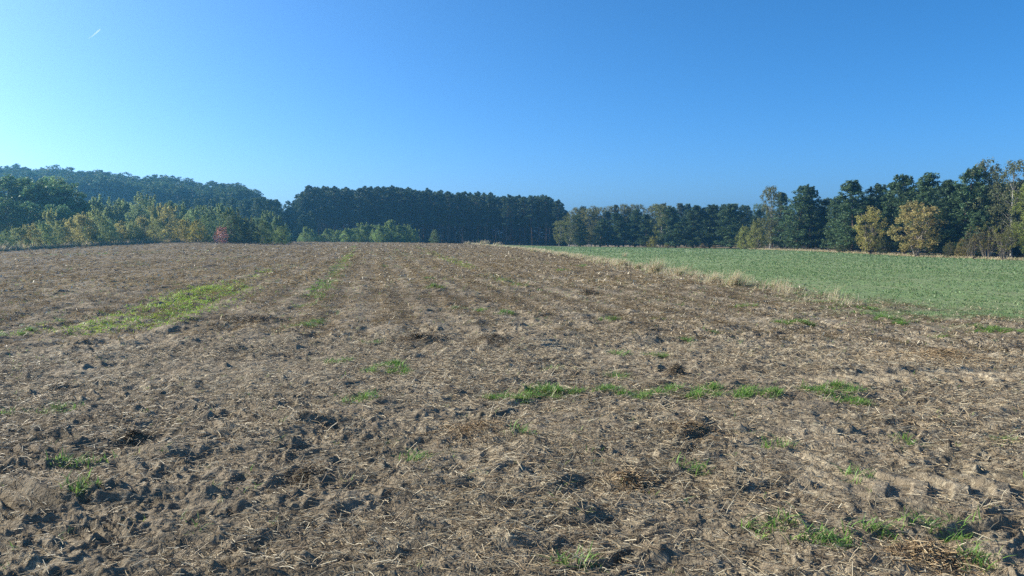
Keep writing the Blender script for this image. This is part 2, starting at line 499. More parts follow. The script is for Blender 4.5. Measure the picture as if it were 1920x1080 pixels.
def build_heaps():
    for px, py, rx, ry, h, n, tone, label in HEAPS:
        x, y, wx, wy = patch_world(px, py, rx, ry); wy = min(wy, wx * 0.9)
        n = int(n * (2.2 if y > 7 else 1.6))
        a = rng.uniform(0, 2 * math.pi, n); q = np.abs(rng.normal(0, .95, n)) * (1 + .5 * vnoise(3 * a + px, a * 0, 77)); q = np.minimum(q, 1.9 * rng.uniform(.6, 1, n))
        X = x + np.cos(a) * q * wx; Y = y + np.sin(a) * q * wy
        z = ground_z(X, Y) + rng.uniform(0, 1, n) * h * (0.55 if y > 7 else .3) * np.exp(-1.5 * q * q)
        sc = max(1.0, y / 9)
        L = rng.uniform(.03, .13, n) * min(sc, 1.8); W = rng.uniform(.002, .0045, n) * sc
        col = straw_col(n, [.1, .5, 1.5, 1, 4, 6] if tone == 0 else [1, 3, 4, 1, 3, 2])
        if tone == 1: col = col * np.array([.95, 0.88, 0.80])
        V, Fq, C = straws(X, Y, z, L, W, rng.uniform(0, math.pi * 2, n), rng.normal(0.1, 0.35, n), rng.normal(0, .2, n), col, True)
        base = np.array([x, y, float(ground_z(x, y)[0])])
        o = link('straw_heap', mesh('straw_heap', V - base, Fq, M_STRAW, C), loc=base)
        tag(o, label, 'straw heap', 'heaps of matted straw on the ploughed field')
build_heaps()

def blades(X, Y, Z, H, W, lean, az, col):
    """curved tapering blades, three segments"""
    n = len(X)
    d = np.column_stack([np.sin(az), np.cos(az), np.zeros(n)]); s = np.column_stack([np.cos(az), -np.sin(az), np.zeros(n)])
    P = np.column_stack([X, Y, Z]); V = np.empty((n, 7, 3))
    for k, (t, w) in enumerate(((0, .8), (.4, 1.0), (.75, .65), (1, 0))):
        c = P + d * (H * lean * t ** 1.7)[:, None]; c[:, 2] += H * (t - 0.25 * lean * t * t)
        if k < 3:
            V[:, 2 * k] = c - s * (W * w / 2)[:, None]; V[:, 2 * k + 1] = c + s * (W * w / 2)[:, None]
        else: V[:, 6] = c
    i = np.arange(n)[:, None, None] * 7
    q = (i + np.array([[0, 1, 3, 2], [2, 3, 5, 4]])[None]).reshape(-1, 4)
    t = (np.arange(n)[:, None] * 7 + np.array([4, 5, 6])[None])
    return V.reshape(-1, 3), [q, t], np.repeat(col, 7, 0)

def blades_obj(name, parts):
    V, Fs, C, o = [], [], [], 0
    for v, f, c in parts:
        V.append(v); C.append(c); Fs += [k + o for k in f]; o += len(v)
    return np.vstack(V), Fs, np.vstack(C)

GREENS = np.array([[0.19, 0.34, 0.065], [0.25, 0.42, 0.08], [0.14, 0.26, 0.065], [0.33, 0.38, 0.12]])
def green_col(n, p=(3, 3, 3, 1)):
    p = np.array(p, float); return GREENS[rng.choice(4, n, p=p / p.sum())] * rng.uniform(.75, 1.25, (n, 1))

PATCHES = [(575, 612, 26, 9, .8), (600, 606, 18, 8, .7), (820, 543, 18, 9, .8), (800, 525, 12, 6, .4), (735, 700, 60, 13, .7), (665, 748, 34, 9, .9), (630, 686, 28, 5, .6),
 (950, 592, 16, 7, .8), (905, 585, 22, 7, .5), (1035, 698, 15, 8, .9), (1155, 712, 20, 8, .8), (1160, 665, 20, 7, .8), (1222, 670, 26, 6, .6), (960, 749, 40, 9, 1.6),
 (1040, 748, 52, 11, 1.7), (1165, 745, 50, 11, 1.1), (1262, 744, 52, 12, 1.2), (1352, 741, 50, 12, 1.3), (1435, 740, 34, 12, 1.1), (1575, 740, 56, 13, 1.6), (1600, 754, 50, 6, 1.2), (1625, 582, 14, 6, .9),
 (1480, 607, 30, 7, .7), (1530, 610, 30, 5, .5), (1680, 604, 40, 6, .5), (1880, 622, 46, 7, .9), (90, 772, 42, 6, .8), (15, 775, 14, 6, .7), (10, 632, 34, 8, .9), (95, 605, 20, 6, .4),
 (130, 872, 22, 6, .4), (190, 872, 22, 6, .5), (1435, 998, 46, 14, .8), (1525, 1012, 26, 18, 1), (1600, 1018, 60, 14, .8), (1650, 1008, 30, 14, .9), (1800, 1012, 30, 22, .9),
 (1745, 1005, 36, 14, .4), (1825, 1055, 30, 14, 1), (1090, 1068, 24, 10, .9), (975, 829, 18, 5, .6), (1295, 888, 22, 9, .6), (1705, 830, 14, 6, .6), (1300, 640, 24, 5, .5), (1145, 600, 22, 6, .4),
 (1235, 600, 16, 4, .4), (1880, 825, 28, 6, .4), (150, 932, 5, 5, .5), (1340, 625, 18, 4, .5), (860, 580, 16, 5, .4), (1090, 500, 26, 4, .6), (1060, 510, 20, 4, .4), (1610, 890, 14, 8, .4),
 (780, 870, 12, 6, .4), (1450, 840, 18, 7, .4), (1390, 575, 30, 5, .35), (700, 640, 20, 5, .3), (1760, 640, 26, 5, .4), (730, 500, 14, 5, .5), (760, 480, 12, 4, .5)]
STRIPS = [([(150, 630), (230, 610), (300, 588), (360, 563), (420, 537)], 1.05, 1.0, 'bright'), ([(420, 537), (470, 520), (505, 506)], 0.5, .55, 'bright'),
 ([(270, 622), (340, 600), (370, 585)], .5, .35, 'bright'), ([(575, 575), (600, 548), (622, 520), (640, 500)], .45, .6, 'mid'), ([(640, 500), (655, 478), (664, 461)], .55, .7, 'bright'),
 ([(1010, 547), (940, 524), (905, 515)], .4, .5, 'mid'), ([(890, 506), (850, 490), (815, 477), (790, 467), (778, 461)], .55, .9, 'bright'),
 ([(745, 480), (740, 466)], .6, .35, 'mid'), ([(1480, 556), (1600, 585), (1720, 603)], .7, .3, 'mid'), ([(100, 479), (300, 473)], 1.6, .5, 'mid'), ([(360, 470), (520, 463)], .8, .3, 'mid')]

def build_grass():
    parts = []
    def put(x, y, hh, ww, bright, nb):
        k = (np.repeat(x, nb) + rng.normal(0, .02, len(x) * nb), np.repeat(y, nb) + rng.normal(0, .02, len(x) * nb))
        n = len(k[0]); d = np.hypot(*k); sc = np.clip(d / 14, 1, 6)
        H = hh * rng.uniform(.35, 1.3, n) * np.clip(sc, 1, 1.5); W = ww * rng.uniform(.7, 1.2, n) * sc
        c = green_col(n, (2, 4, 1, 2) if bright else (3, 2, 3, 1))
        if bright: c = c * np.array([1.5, 1.36, .88])
        parts.append(blades(*k, ground_z(*k) - .005, H, W, rng.uniform(.3, 1.9, n), rng.uniform(0, 2 * math.pi, n), c))
    for px, py, rx, ry, dens in PATCHES:
        x, y, wx, wy = patch_world(px, py, rx, ry)
        wy = min(wy, wx * 1.6)
        area = math.pi * wx * wy
        n = int(min(2600, max(14, area * (480 if y < 11 else 480) * dens / max(1, y / 14) ** 1.3)))
        # tufts inside the patch
        m = max(4, int(n / 22)); a = rng.uniform(0, 2 * math.pi, m); q = np.sqrt(rng.uniform(0, 1, m))
        tx, ty = x + np.cos(a) * q * wx, y + np.sin(a) * q * wy
        idx = rng.integers(0, m, n)
        sp = .045 * max(1, y / 14) ** .5
        put(tx[idx] + rng.normal(0, sp, n), ty[idx] + rng.normal(0, sp, n), .078, .0062, False, 5)
    for pl, w, dens, tone in STRIPS:
        W = [unproj(*p) for p in pl]
        for (x0, y0), (x1, y1) in zip(W[:-1], W[1:]):
            L = math.hypot(x1 - x0, y1 - y0); n = int(L * w * 230 * dens / max(1, (y0 + y1) / 2 / 18) ** 1.35) + 4
            t = rng.uniform(0, 1, n); s = rng.normal(0, .5, n) * w
            X = x0 + (x1 - x0) * t + s; Y = y0 + (y1 - y0) * t + rng.normal(0, .1, n)
            k = vnoise(X * 1.6, Y * 1.6, 61) * .7 + vnoise(X * 5, Y * 5, 62) * .4 + .12 * rng.normal(0, 1, n) - .22 * (np.abs(s) / w) ** 2 > -.35 + .5 * (1 - dens)
            put(X[k], Y[k], .055, .009, tone == 'bright', 5)
    # single blades anywhere
    x, y = ring_points(9, 70, 7, 42, lambda a, b: (green_mask(a, b) < .4) & (vnoise(a * .5, b * .22, 81) + .6 * vnoise(a * 2.2, b * 1.1, 82) > .62) & (np.hypot(a, b) < field_limit(a, b)))
    put(x, y, .05, .007, False, 4)
    x, y = ring_points(3, 30, 4, 42, lambda a, b: green_mask(a, b) < .3)
    put(x, y, .05, .005, False, 4)
    V, Fs, C = blades_obj('g', parts)
    tag(link('grass', mesh('grass', V, Fs, M_BLADE, C)), 'fresh green grass and weeds in patches and strips on the ploughed field', 'grass', kind='stuff')
build_grass()

def build_crop():
    parts = []
    for r0, r1, dens, h, w, nb in ((9, 22, 75, .05, .012, 4), (22, 45, 22, .07, .022, 4), (45, 90, 5, .09, .05, 4), (90, 210, 1.0, .13, .12, 4)):
        def keep(x, y):
            g = green_mask(x, y) * (x > bound_x(y)) 
            d = g * (0.72 + .35 * vnoise(x * .9, y * .9, 71) + .45 * vnoise(x * .16, y * .16, 73) + .25 * vnoise(x * 3, y * 3, 72))
            return (rng.uniform(0, 1, len(x)) < d) & (np.hypot(x, y) < field_limit(x, y) - .6)
        x, y = ring_points(r0, r1, dens, 46, keep)
        X = np.repeat(x, nb) + rng.normal(0, w * .8, len(x) * nb); Y = np.repeat(y, nb) + rng.normal(0, w * .8, len(x) * nb)
        n = len(X)
        c = np.array([[.19, .30, .12], [.24, .34, .14], [.15, .245, .10], [.29, .34, .15]])[rng.integers(0, 4, n)] * rng.uniform(.8, 1.2, (n, 1))
        parts.append(blades(X, Y, ground_z(X, Y) - .005, h * rng.uniform(.6, 1.3, n), w * rng.uniform(.7, 1.3, n), rng.uniform(.3, 1.4, n), rng.uniform(0, 6.28, n), c))
    V, Fs, C = blades_obj('c', parts)
    tag(link('crop', mesh('crop', V, Fs, M_BLADE, C)), 'low grey green young crop covering the field on the right', 'crop', kind='stuff')
build_crop()

DRY = np.array([[0.56, 0.46, 0.29], [0.50, 0.40, 0.24], [0.64, 0.55, 0.37], [0.42, 0.34, 0.21]])
def dry_blades(x, y, n, rad, h, w, lean=.55):
    a = rng.uniform(0, 6.28, n); q = np.minimum(np.abs(rng.normal(0, .45, n)), rng.uniform(.6, 1, n)) * rad
    X = x + np.cos(a) * q; Y = y + np.sin(a) * q
    H = h * rng.uniform(.35, 1.05, n)
    az = np.where(rng.uniform(0, 1, n) < .7, rng.normal(1.5, .6, n), a)   # the wind lays them to the right
    c = DRY[rng.integers(0, 4, n)] * rng.uniform(.8, 1.15, (n, 1))
    g = rng.uniform(0, 1, n) < .12; c[g] = green_col(int(g.sum()))
    return blades(X, Y, ground_z(X, Y) - .01, H, w * rng.uniform(.7, 1.3, n), rng.uniform(.1, lean * 1.7, n), az, c)

TUFTS = [(1228, 513, .85, .40, 1.0, 'tallest straw coloured grass tuft on the strip between the two fields'),
 (1375, 538, .62, .42, .9, 'wide straw coloured grass tuft where the strip between the fields nears the bare soil'),
 (1338, 530, .45, .28, .6, 'yellow green grass tuft left of the wide dry tuft on the field strip'),
 (1270, 518, .50, .30, .6, 'thin brownish grass tuft right of the tallest dry tuft on the field strip'),
 (1165, 500, .52, .40, .8, 'low bushy dry grass tuft left of the tallest tuft on the field strip'),
 (1195, 506, .45, .3, .6, 'small pale grass tuft between the low bushy tuft and the tallest one'),
 (1170, 482, .55, .35, .25, 'few tall leaning grass stalks behind the low bushy tuft'),
 (1080, 484, .5, .5, .7, 'pale dry tuft at the middle of the field strip, left of the leaning stalks'),
 (1050, 481, .55, .45, .7, 'pale dry tuft on the field strip below the dark pine wood corner'),
 (1000, 474, .55, .5, .7, 'dry tuft on the far part of the field strip'),
 (905, 460, 1.1, 1.3, 1.0, 'far pale grass tuft on the crest in front of the dark pine wood'),
 (932, 461, .9, .8, .6, 'far brownish grass tuft on the crest, right of the pale one'),
 (877, 459, .8, .8, .5, 'low far grass tuft on the crest, left of the pale one')]
def build_dry():
    for px, py, h, rad, amt, label in TUFTS:
        x, y = unproj(px, py); sc = max(1, y / 22)
        n = int(430 * amt / sc ** .4)
        V, Fs, C = dry_blades(x, y, n, rad * 1.35, h * 1.1, .009 * sc, .8)
        b = np.array([x, y, float(terrain(x, y))])
        tag(link('dry_grass_tuft', mesh('dry_grass_tuft', V - b, Fs, M_BLADE, C), loc=b), label, 'grass tuft', 'dry grass tufts between the two fields')
    parts = []
    for y in np.arange(17, 150, .16):
        if rng.uniform() < np.interp(y, [17, 24, 60, 150], [.3, .5, .8, .8]):
            x = float(bound_x(y)) + rng.normal(.3, .55)
            parts.append(dry_blades(x, y, int(34), .45, .32 * rng.uniform(.4, 1.6), .008 * max(1, y / 20)))
    # the rough edge in front of the hedges, left and right
    for a0, a1, cnt, h, off in ((az_of(-250), az_of(345), 900, .75, 1.5), (az_of(1400), az_of(2100), 1000, .5, 2.0), (az_of(330), az_of(420), 120, .6, 3)):
        for _ in range(cnt):
            a = rng.uniform(a0, a1); r = float(np.interp(a, _ga, _grD)) + abs(rng.normal(0, off)) + .3
            parts.append(dry_blades(r * math.sin(R(a)), r * math.cos(R(a)), 14, .5, h * rng.uniform(.4, 1.2), .045))
    V, Fs, C = blades_obj('d', parts)
    tag(link('dry_grass', mesh('dry_grass', V, Fs, M_BLADE, C)), 'low dry tan grass along the field edges', 'grass', kind='stuff')
build_dry()

# ------------------------------------------------------------------ trees and bushes
def tube(pts, rad, n=5):
    pts = np.asarray(pts, float); m = len(pts); V = []
    for k in range(m):
        d = pts[min(k + 1, m - 1)] - pts[max(k - 1, 0)]; d /= (np.linalg.norm(d) + 1e-9)
        a = np.cross(d, [0.3, 1, 0.2]); a /= np.linalg.norm(a) + 1e-9; b = np.cross(d, a)
        for q in range(n):
            t = 2 * math.pi * q / n; V.append(pts[k] + rad[k] * (a * math.cos(t) + b * math.sin(t)))
    Fq = [[k * n + q, k * n + (q + 1) % n, (k + 1) * n + (q + 1) % n, (k + 1) * n + q] for k in range(m - 1) for q in range(n)]
    return np.array(V), np.array(Fq)

def join(parts):
    V, Fq, o = [], [], 0
    for v, f in parts: V.append(v); Fq.append(f + o); o += len(v)
    return np.vstack(V), np.vstack(Fq)

def limb(p0, p1, r0, r1, sag=0.0, g=None, seg=3, n=4):
    p0 = np.array(p0, float); p1 = np.array(p1, float); L = np.linalg.norm(p1 - p0); g = g or rng
    pts = []
    for k in range(seg + 1):
        t = k / seg; p = p0 * (1 - t) + p1 * t
        p = p + np.array([0, 0, -sag * L * 4 * t * (1 - t)])
        if 0 < k < seg: p = p + g.normal(0, .04 * L, 3)
        pts.append(p)
    return tube(pts, [r0 + (r1 - r0) * k / seg for k in range(seg + 1)], n)

def leaves(C, Rr, per, size, squash=(1, 1, 1), asp=.6, outward=.5, g=None, hollow=.5, up=0.0, tone=None):
    """leaf-sized four-cornered faces spread through each clump"""
    M = len(C); N = M * per
    c = np.repeat(C, per, 0); rr = np.repeat(Rr, per)[:, None]
    d = g.normal(0, 1, (N, 3)); d /= np.linalg.norm(d, axis=1)[:, None]
    q = g.uniform(0, 1, (N, 1)) ** hollow
    P = c + d * q * rr * np.array(squash)
    nrm = d * outward + g.normal(0, .6, (N, 3)) + np.array([0, 0, up]); nrm /= np.linalg.norm(nrm, axis=1)[:, None]
    a = np.cross(nrm, g.normal(0, 1, (N, 3))); a /= np.linalg.norm(a, axis=1)[:, None] + 1e-9
    b = np.cross(nrm, a)
    s = size * g.uniform(.6, 1.3, (N, 1))
    V = np.stack([P - a * s, P + b * s * asp, P + a * s, P - b * s * asp], 1).reshape(-1, 3) 
    Fq = np.arange(N * 4).reshape(-1, 4)
    t0 = np.repeat(g.uniform(0, 1, M) if tone is None else tone, per)
    col = np.zeros((N, 3)); col[:, 0] = np.clip(t0 * .7 + g.uniform(0, .5, N) - .1, 0, 1); col[:, 1] = np.clip(np.repeat(g.uniform(0, 1, M), per) * .5 + g.uniform(0, .5, N), 0, 1)
    return V, Fq, np.repeat(col, 4, 0)

def proto(kind, seed):
    """returns trunk mesh, crown mesh, height"""
    g = np.random.default_rng(seed)
    tr = []
    lean = g.normal(0, .02)
    if kind == 'pine_tall':
        H = 18; ax = lambda z: np.array([lean * z + .15 * math.sin(z * .4 + seed), .15 * math.cos(z * .3 + seed), z])
        tr.append(tube([ax(z) for z in np.linspace(-.3, H * .97, 9)], np.linspace(.17, .03, 9), 7))
        C, Rr = [], []
        for k in range(76):
            t = g.uniform(0, 1) ** .8; z = H * (.40 + .57 * t)
            w = 2.3 * min(1, (1.04 - t) * 3.2) ** .65 * (.7 + .3 * t) + .05
            a = g.uniform(0, 6.28); r = w * g.uniform(.35, 1.05)
            c = ax(z) + np.array([math.cos(a) * r, math.sin(a) * r, .15 * r])
            C.append(c); Rr.append(g.uniform(.45, .9) * (1 - .35 * t)); tr.append(limb(ax(z - .35 * r), c, .05, .015, g=g))
        C.append(ax(H * .985)); Rr.append(.4)
        for k in range(14):
            z = H * g.uniform(.2, .5); a = g.uniform(0, 6.28); r = g.uniform(.5, 1.6)
            tr.append(limb(ax(z), ax(z) + np.array([math.cos(a) * r, math.sin(a) * r, g.uniform(-.2, .3)]), .03, .008, g=g, n=3))
        L = leaves(np.array(C), np.array(Rr), 62, .21, (1, 1, .6), .35, .3, g, .6, .3); mats = (M_BARK, M_PINE)
    elif kind == 'pine_young':
        H = 11; ax = lambda z: np.array([lean * z + .05 * z * z / H, .1 * math.sin(z * .5 + seed), z])
        tr.append(tube([ax(z) for z in np.linspace(-.2, H * .97, 9)], np.linspace(.16, .02, 9), 7))
        C, Rr, z = [], [], .5
        bulge = g.uniform(.8, 1.15)
        while z < H * .97:
            t = z / H; w = 2.75 * bulge * (1 - t) ** .66 * (0.78 + .22 * min(1, t * 5)) + .1
            for k in range(int(g.integers(5, 8)) if t < .85 else 4):
                a = g.uniform(0, 6.28); Lb = w * g.uniform(.6, 1.12)
                if g.uniform() < .1: continue
                rise = .18 + .5 * t
                tip = ax(z) + np.array([math.cos(a) * Lb, math.sin(a) * Lb, rise * Lb])
                tr.append(limb(ax(z), tip, .03 * (1 - t) + .012, .008, .03, g, n=3))
                for f in ((.3, .55, .8, 1.02) if Lb > 1.2 else (.5, .8, 1.02)):
                    c = ax(z) * (1 - f) + tip * f + g.normal(0, .14, 3)
                    C.append(c + np.array([0, 0, .1 * f])); Rr.append((.24 + .20 * w / 2.7) * g.uniform(.7, 1.3))
            z += g.uniform(.30, .48)
        for k in range(7):                      # pointed leaders at the top
            a = g.uniform(0, 6.28); q0 = g.uniform(0, .9); z0 = H * g.uniform(.86, .96)
            for f in range(4): C.append(ax(z0 + f * .22) + np.array([math.cos(a) * q0, math.sin(a) * q0, 0])); Rr.append(.26 - .05 * f)
        for k in range(4): C.append(ax(H * (.93 + .02 * k))); Rr.append(.2)
        L = leaves(np.array(C), np.array(Rr), 24, .15, (1, 1, .85), .32, .25, g, .6, .35); mats = (M_BARK, M_PINE)
    elif kind == 'birch':
        H = 14; ax = lambda z: np.array([lean * z + .25 * math.sin(z * .35 + seed), .2 * math.sin(z * .28 + 2 * seed), z])
        tr.append(tube([ax(z) for z in np.linspace(-.2, H * .97, 10)], np.linspace(.15, .015, 10), 7))
        C, Rr = [], []
        for k in range(150):
            t = g.uniform(0, 1) ** .9; z = H * (.10 + .88 * t)
            w = 2.3 * math.sin(math.pi * (.12 + .86 * (1 - t) ** .85)) ** .75 + .1
            a = g.uniform(0, 6.28); r = w * g.uniform(.25, 1.08)
            c = ax(z) + np.array([math.cos(a) * r, math.sin(a) * r, 0])
            if k % 2 == 0: tr.append(limb(ax(max(.5, z - r * 1.0)), c + np.array([0, 0, .3]), .03, .006, -.06, g, n=3))
            C.append(c); Rr.append(g.uniform(.35, .7))
        L = leaves(np.array(C), np.array(Rr), 44, .12, (.8, .8, 1.35), .6, .3, g, .75); mats = (M_BIRCHB, M_BIRCH)
    elif kind == 'broad':
        H = 19; ax = lambda z: np.array([lean * z, .1 * z * lean, z])
        tr.append(tube([ax(z) for z in np.linspace(-.5, H * .75, 6)], np.linspace(.34, .1, 6), 7))
        C, Rr = [], []
        for k in range(150):
            v = g.normal(0, 1, 3); v[2] = v[2] + .15; v /= np.linalg.norm(v)
            q = g.uniform(.6, 1.0)
            c = np.array([0, 0, H * .52]) + v * q * np.array([5.0, 5.0, H * .45])
            C.append(c); Rr.append(g.uniform(.7, 1.35))
            if k % 3 == 0: tr.append(limb(ax(H * .35 + g.uniform(0, 4)), c, .12, .03, -.05, g))
        L = leaves(np.array(C), np.array(Rr), 48, .30, (1, 1, .8), .7, .6, g, .4, .2); mats = (M_BARKG, M_BROAD)
    elif kind == 'autumn':
        H = 8
        C, Rr = [], []
        stems = []
        for k in range(4):
            a = g.uniform(0, 6.28); top = np.array([math.cos(a) * 1.5, math.sin(a) * 1.5, H * g.uniform(.7, .9)])
            b = np.array([math.cos(a) * .2, math.sin(a) * .2, -.2]); stems.append((b, top)); tr.append(limb(b, top, .12, .025, -.05, g, 6, 6))
        for k in range(125):
            v = g.normal(0, 1, 3); v /= np.linalg.norm(v); q = g.uniform(.3, 1) ** .6
            c = np.array([0, 0, H * .50]) + v * q * np.array([2.9, 2.9, H * .47]); c[2] = max(c[2], .5)
            if abs(c[2]) > H: continue
            b, top = stems[k % 4]; f = min(.9, max(.1, (c[2] - .8) / H)); s = b * (1 - f) + top * f
            if k % 2 == 0: tr.append(limb(s, c, .03, .008, -.05, g, n=3))
            C.append(c); Rr.append(g.uniform(.35, .65))
        L = leaves(np.array(C), np.array(Rr), 40, .125, (1, 1, .9), .65, .4, g, .6, tone=np.clip(.4 - .25 * np.array(C)[:, 0] / 2.9 + .25 * (1 - np.array(C)[:, 2] / H) + g.normal(0, .25, len(C)), 0, 1))
        mats = (M_BARKG, M_AUTUMN)
    elif kind in ('bush', 'shoots'):
        H = 4.5; C, Rr = [], []
        M_ = 130 if kind == 'bush' else 110
        for k in range(9):
            a = g.uniform(0, 6.28); s = g.uniform(.2, 1.0)
            tr.append(limb([0.25 * math.cos(a), .25 * math.sin(a), -.1], [math.cos(a) * 1.3 * s, math.sin(a) * 1.3 * s, H * g.uniform(.6, .9)], .035, .01, -.04, g, 4, 4))
        for k in range(M_):
            a = g.uniform(0, 6.28); t = g.uniform(.03, 1)
            w = (1.75 if kind == 'bush' else 1.45) * (math.sin(math.pi * min(1, .22 + .72 * t)) ** .6) * (1 if t < .7 or kind == 'bush' else .8)
            r = w * g.uniform(.2, 1) ** .6
            hh = H * t * (1 - .12 * g.uniform())
            c = np.array([math.cos(a) * r, math.sin(a) * r, hh - .25 * (r > w * .8)])
            C.append(c); Rr.append(g.uniform(.26, .5) * (1 if kind == 'bush' else .8))
        for k in range(8 if kind == 'bush' else 14):   # shoots that stand out of the outline
            a = g.uniform(0, 6.28); r = g.uniform(0, 1.2); z0 = H * g.uniform(.75, .95)
            p = np.array([math.cos(a) * r, math.sin(a) * r, z0]); q = p + np.array([g.normal(0, .12), g.normal(0, .12), g.uniform(.4, .9)])
            tr.append(limb(p - [0, 0, .8], q, .012, .004, 0, g, 2, 3))
            for f in (.35, .7, 1): C.append(p * (1 - f) + q * f); Rr.append(.17 * (1.3 - f * .6))
        C = np.array(C)
        L = leaves(C, np.array(Rr), 40, .085, (1, 1, .9 if kind == 'bush' else 1.5), .6, .4, g, .6, tone=np.clip(.15 + .6 * (C[:, 2] / H - .3) + g.normal(0, .25, len(C)), 0, 1)); mats = (M_BARKG, M_BUSH)
    elif kind == 'bare':
        H = 5; C, Rr = [], []
        for k in range(16):
            a = g.uniform(0, 6.28); s = g.uniform(.3, 1.9); top = np.array([math.cos(a) * s, math.sin(a) * s, H * g.uniform(.55, 1)])
            b = np.array([math.cos(a) * .2, math.sin(a) * .2, -.1])
            tr.append(limb(b, top, .045, .008, -.08, g, 5, 4))
            for q in range(9):
                f = g.uniform(.3, 1); p = b * (1 - f) + top * f; e = p + g.normal(0, .4, 3) + np.array([0, 0, .35])
                tr.append(limb(p, e, .012, .003, 0, g, 2, 3))
                if g.uniform() < .55: C.append(e); Rr.append(g.uniform(.18, .35))
        L = leaves(np.array(C), np.array(Rr), 22, .08, (1, 1, 1), .6, .3, g, .7); mats = (M_BARKG, M_BUSH)
    V, Fq = join(tr)
    tm = mesh(kind + '_trunk', V, Fq, mats[0], smooth=True)
    V, Fq, c = L
    H = float(np.percentile(V[:, 2], 99.7))
    cm = mesh(kind + '_crown', V, Fq, mats[1], c)
    return tm, cm, H

PROTO = {k: [proto(k, 100 + 17 * i + len(k)) for i in range(n)] for k, n in
         dict(pine_tall=5, pine_young=5, birch=4, broad=5, autumn=3, bush=5, shoots=4, bare=2).items()}
_cnt = {}
def plant(kind, name, px, Y, top, color, label, cat, group=None, wide=1.0, seed=None, hmin=None):
    """px: column of the photo the stem stands in, Y: metres away, top: row its top reaches"""
    x = (px - 960) / F * Y
    if kind in ('birch',): color = tuple(v * 1.45 for v in color)
    z0 = float(terrain(x, Y))
    H = EYE + (440 - top) / F * Y - z0
    if hmin: H = max(H, hmin)
    i = _cnt.get(kind, 0); _cnt[kind] = i + 1
    tm, cm, h0 = PROTO[kind][(i if seed is None else seed) % len(PROTO[kind])]
    s = H / h0
    root = link(name, None, loc=(x, Y, z0))
    root.empty_display_size = .5
    sw = s ** .85 * wide
    root.scale = (sw, sw, s)
    root.rotation_euler = (0, 0, rng.uniform(0, 6.28) if kind not in ('autumn',) else rng.uniform(-.5, .5))
    tag(root, label, cat, group)
    t = link('stems' if kind in ('bush', 'shoots', 'bare') else 'trunk', tm, root)
    c = link('foliage' if kind in ('bush', 'shoots', 'bare') else 'crown', cm, root)
    j = rng.uniform(.85, 1.15)
    c.color = (color[0] * j, color[1] * j, color[2] * j, 1)
    return root

def line(tbl, px):
    return float(np.interp(px, [a for a, b in tbl], [b for a, b in tbl]))

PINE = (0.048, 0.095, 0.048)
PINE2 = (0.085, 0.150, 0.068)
# --- the dark pine wood across the middle
sky_mid = [(540, 384), (556, 372), (572, 356), (590, 352), (640, 351), (665, 355), (700, 352), (745, 352), (790, 358), (830, 361), (865, 363), (895, 361), (930, 367), (960, 369), (1000, 367), (1022, 366), (1042, 374), (1056, 384), (1070, 392)]
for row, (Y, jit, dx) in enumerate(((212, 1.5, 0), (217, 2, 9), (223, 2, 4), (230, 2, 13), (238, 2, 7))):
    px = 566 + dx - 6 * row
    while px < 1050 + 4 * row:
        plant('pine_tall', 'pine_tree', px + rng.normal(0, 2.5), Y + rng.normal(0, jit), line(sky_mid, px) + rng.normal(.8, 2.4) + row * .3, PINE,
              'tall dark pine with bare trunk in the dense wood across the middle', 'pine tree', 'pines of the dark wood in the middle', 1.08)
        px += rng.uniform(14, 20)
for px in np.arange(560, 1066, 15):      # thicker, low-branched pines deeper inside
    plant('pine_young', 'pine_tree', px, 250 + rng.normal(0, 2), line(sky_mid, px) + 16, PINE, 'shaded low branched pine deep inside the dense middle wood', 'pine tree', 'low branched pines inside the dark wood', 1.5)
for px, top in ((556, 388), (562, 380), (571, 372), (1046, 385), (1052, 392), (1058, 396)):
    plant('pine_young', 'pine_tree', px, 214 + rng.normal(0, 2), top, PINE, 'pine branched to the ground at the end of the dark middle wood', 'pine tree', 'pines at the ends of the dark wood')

# --- the broadleaf wood on the far left hill
sky_l = [(-300, 300), (0, 310), (50, 309), (90, 312), (130, 314), (180, 318), (230, 322), (268, 329), (300, 329), (330, 330), (352, 337), (400, 338), (425, 342), (445, 338), (465, 345), (490, 355), (505, 362), (516, 374)]
HILLC = (0.055, 0.12, 0.05)
for row, Y in enumerate((255, 268, 283, 300)):
    px = -260 + row * 12
    while px < 512 - row * 6:
        plant('broad', 'broadleaf_tree', px, Y + rng.normal(0, 3), line(sky_l, px) + rng.normal(3, 2.2) + (3 - row) * 5, HILLC,
              'large rounded green tree in the wood on the far left hill', 'tree', 'broadleaf trees on the far left hill', rng.uniform(1.2, 1.6))
        px += rng.uniform(20, 30)
# --- pines in front of the hill
sky_p = [(-200, 350), (150, 376), (300, 378), (350, 376), (420, 374), (470, 376), (510, 372), (530, 380), (548, 390), (565, 400), (590, 405)]
for row, Y in enumerate((195, 206)):
    px = -150 + row * 11
    while px < 592:
        plant('pine_young', 'pine_tree', px, Y + rng.normal(0, 3), line(sky_p, px) + rng.normal(3, 4) - row * 2, PINE2, 'bluish young pine in the belt below the left hill', 'pine tree', 'pines in the belt below the left hill', 1.25)
        px += rng.uniform(17, 24)
# --- tall mixed trees at the far left
for px, Y, top, c in ((-60, 105, 330, 0), (-15, 112, 334, 1), (22, 104, 332, 0), (48, 110, 338, 1), (76, 104, 336, 0), (98, 108, 332, 1), (126, 104, 342, 0), (143, 108, 372, 0), (-110, 110, 330, 1), (8, 96, 372, 0), (60, 97, 380, 0), (112, 97, 385, 0)):
    plant('birch' if c else 'broad', 'tree', px, Y, top, ((0.14, 0.26, 0.11), (0.18, 0.28, 0.11))[c], 'hazy green tree in the tall clump at the far left', 'tree', 'trees of the tall clump at the far left', 1.4 if c else 1.15)

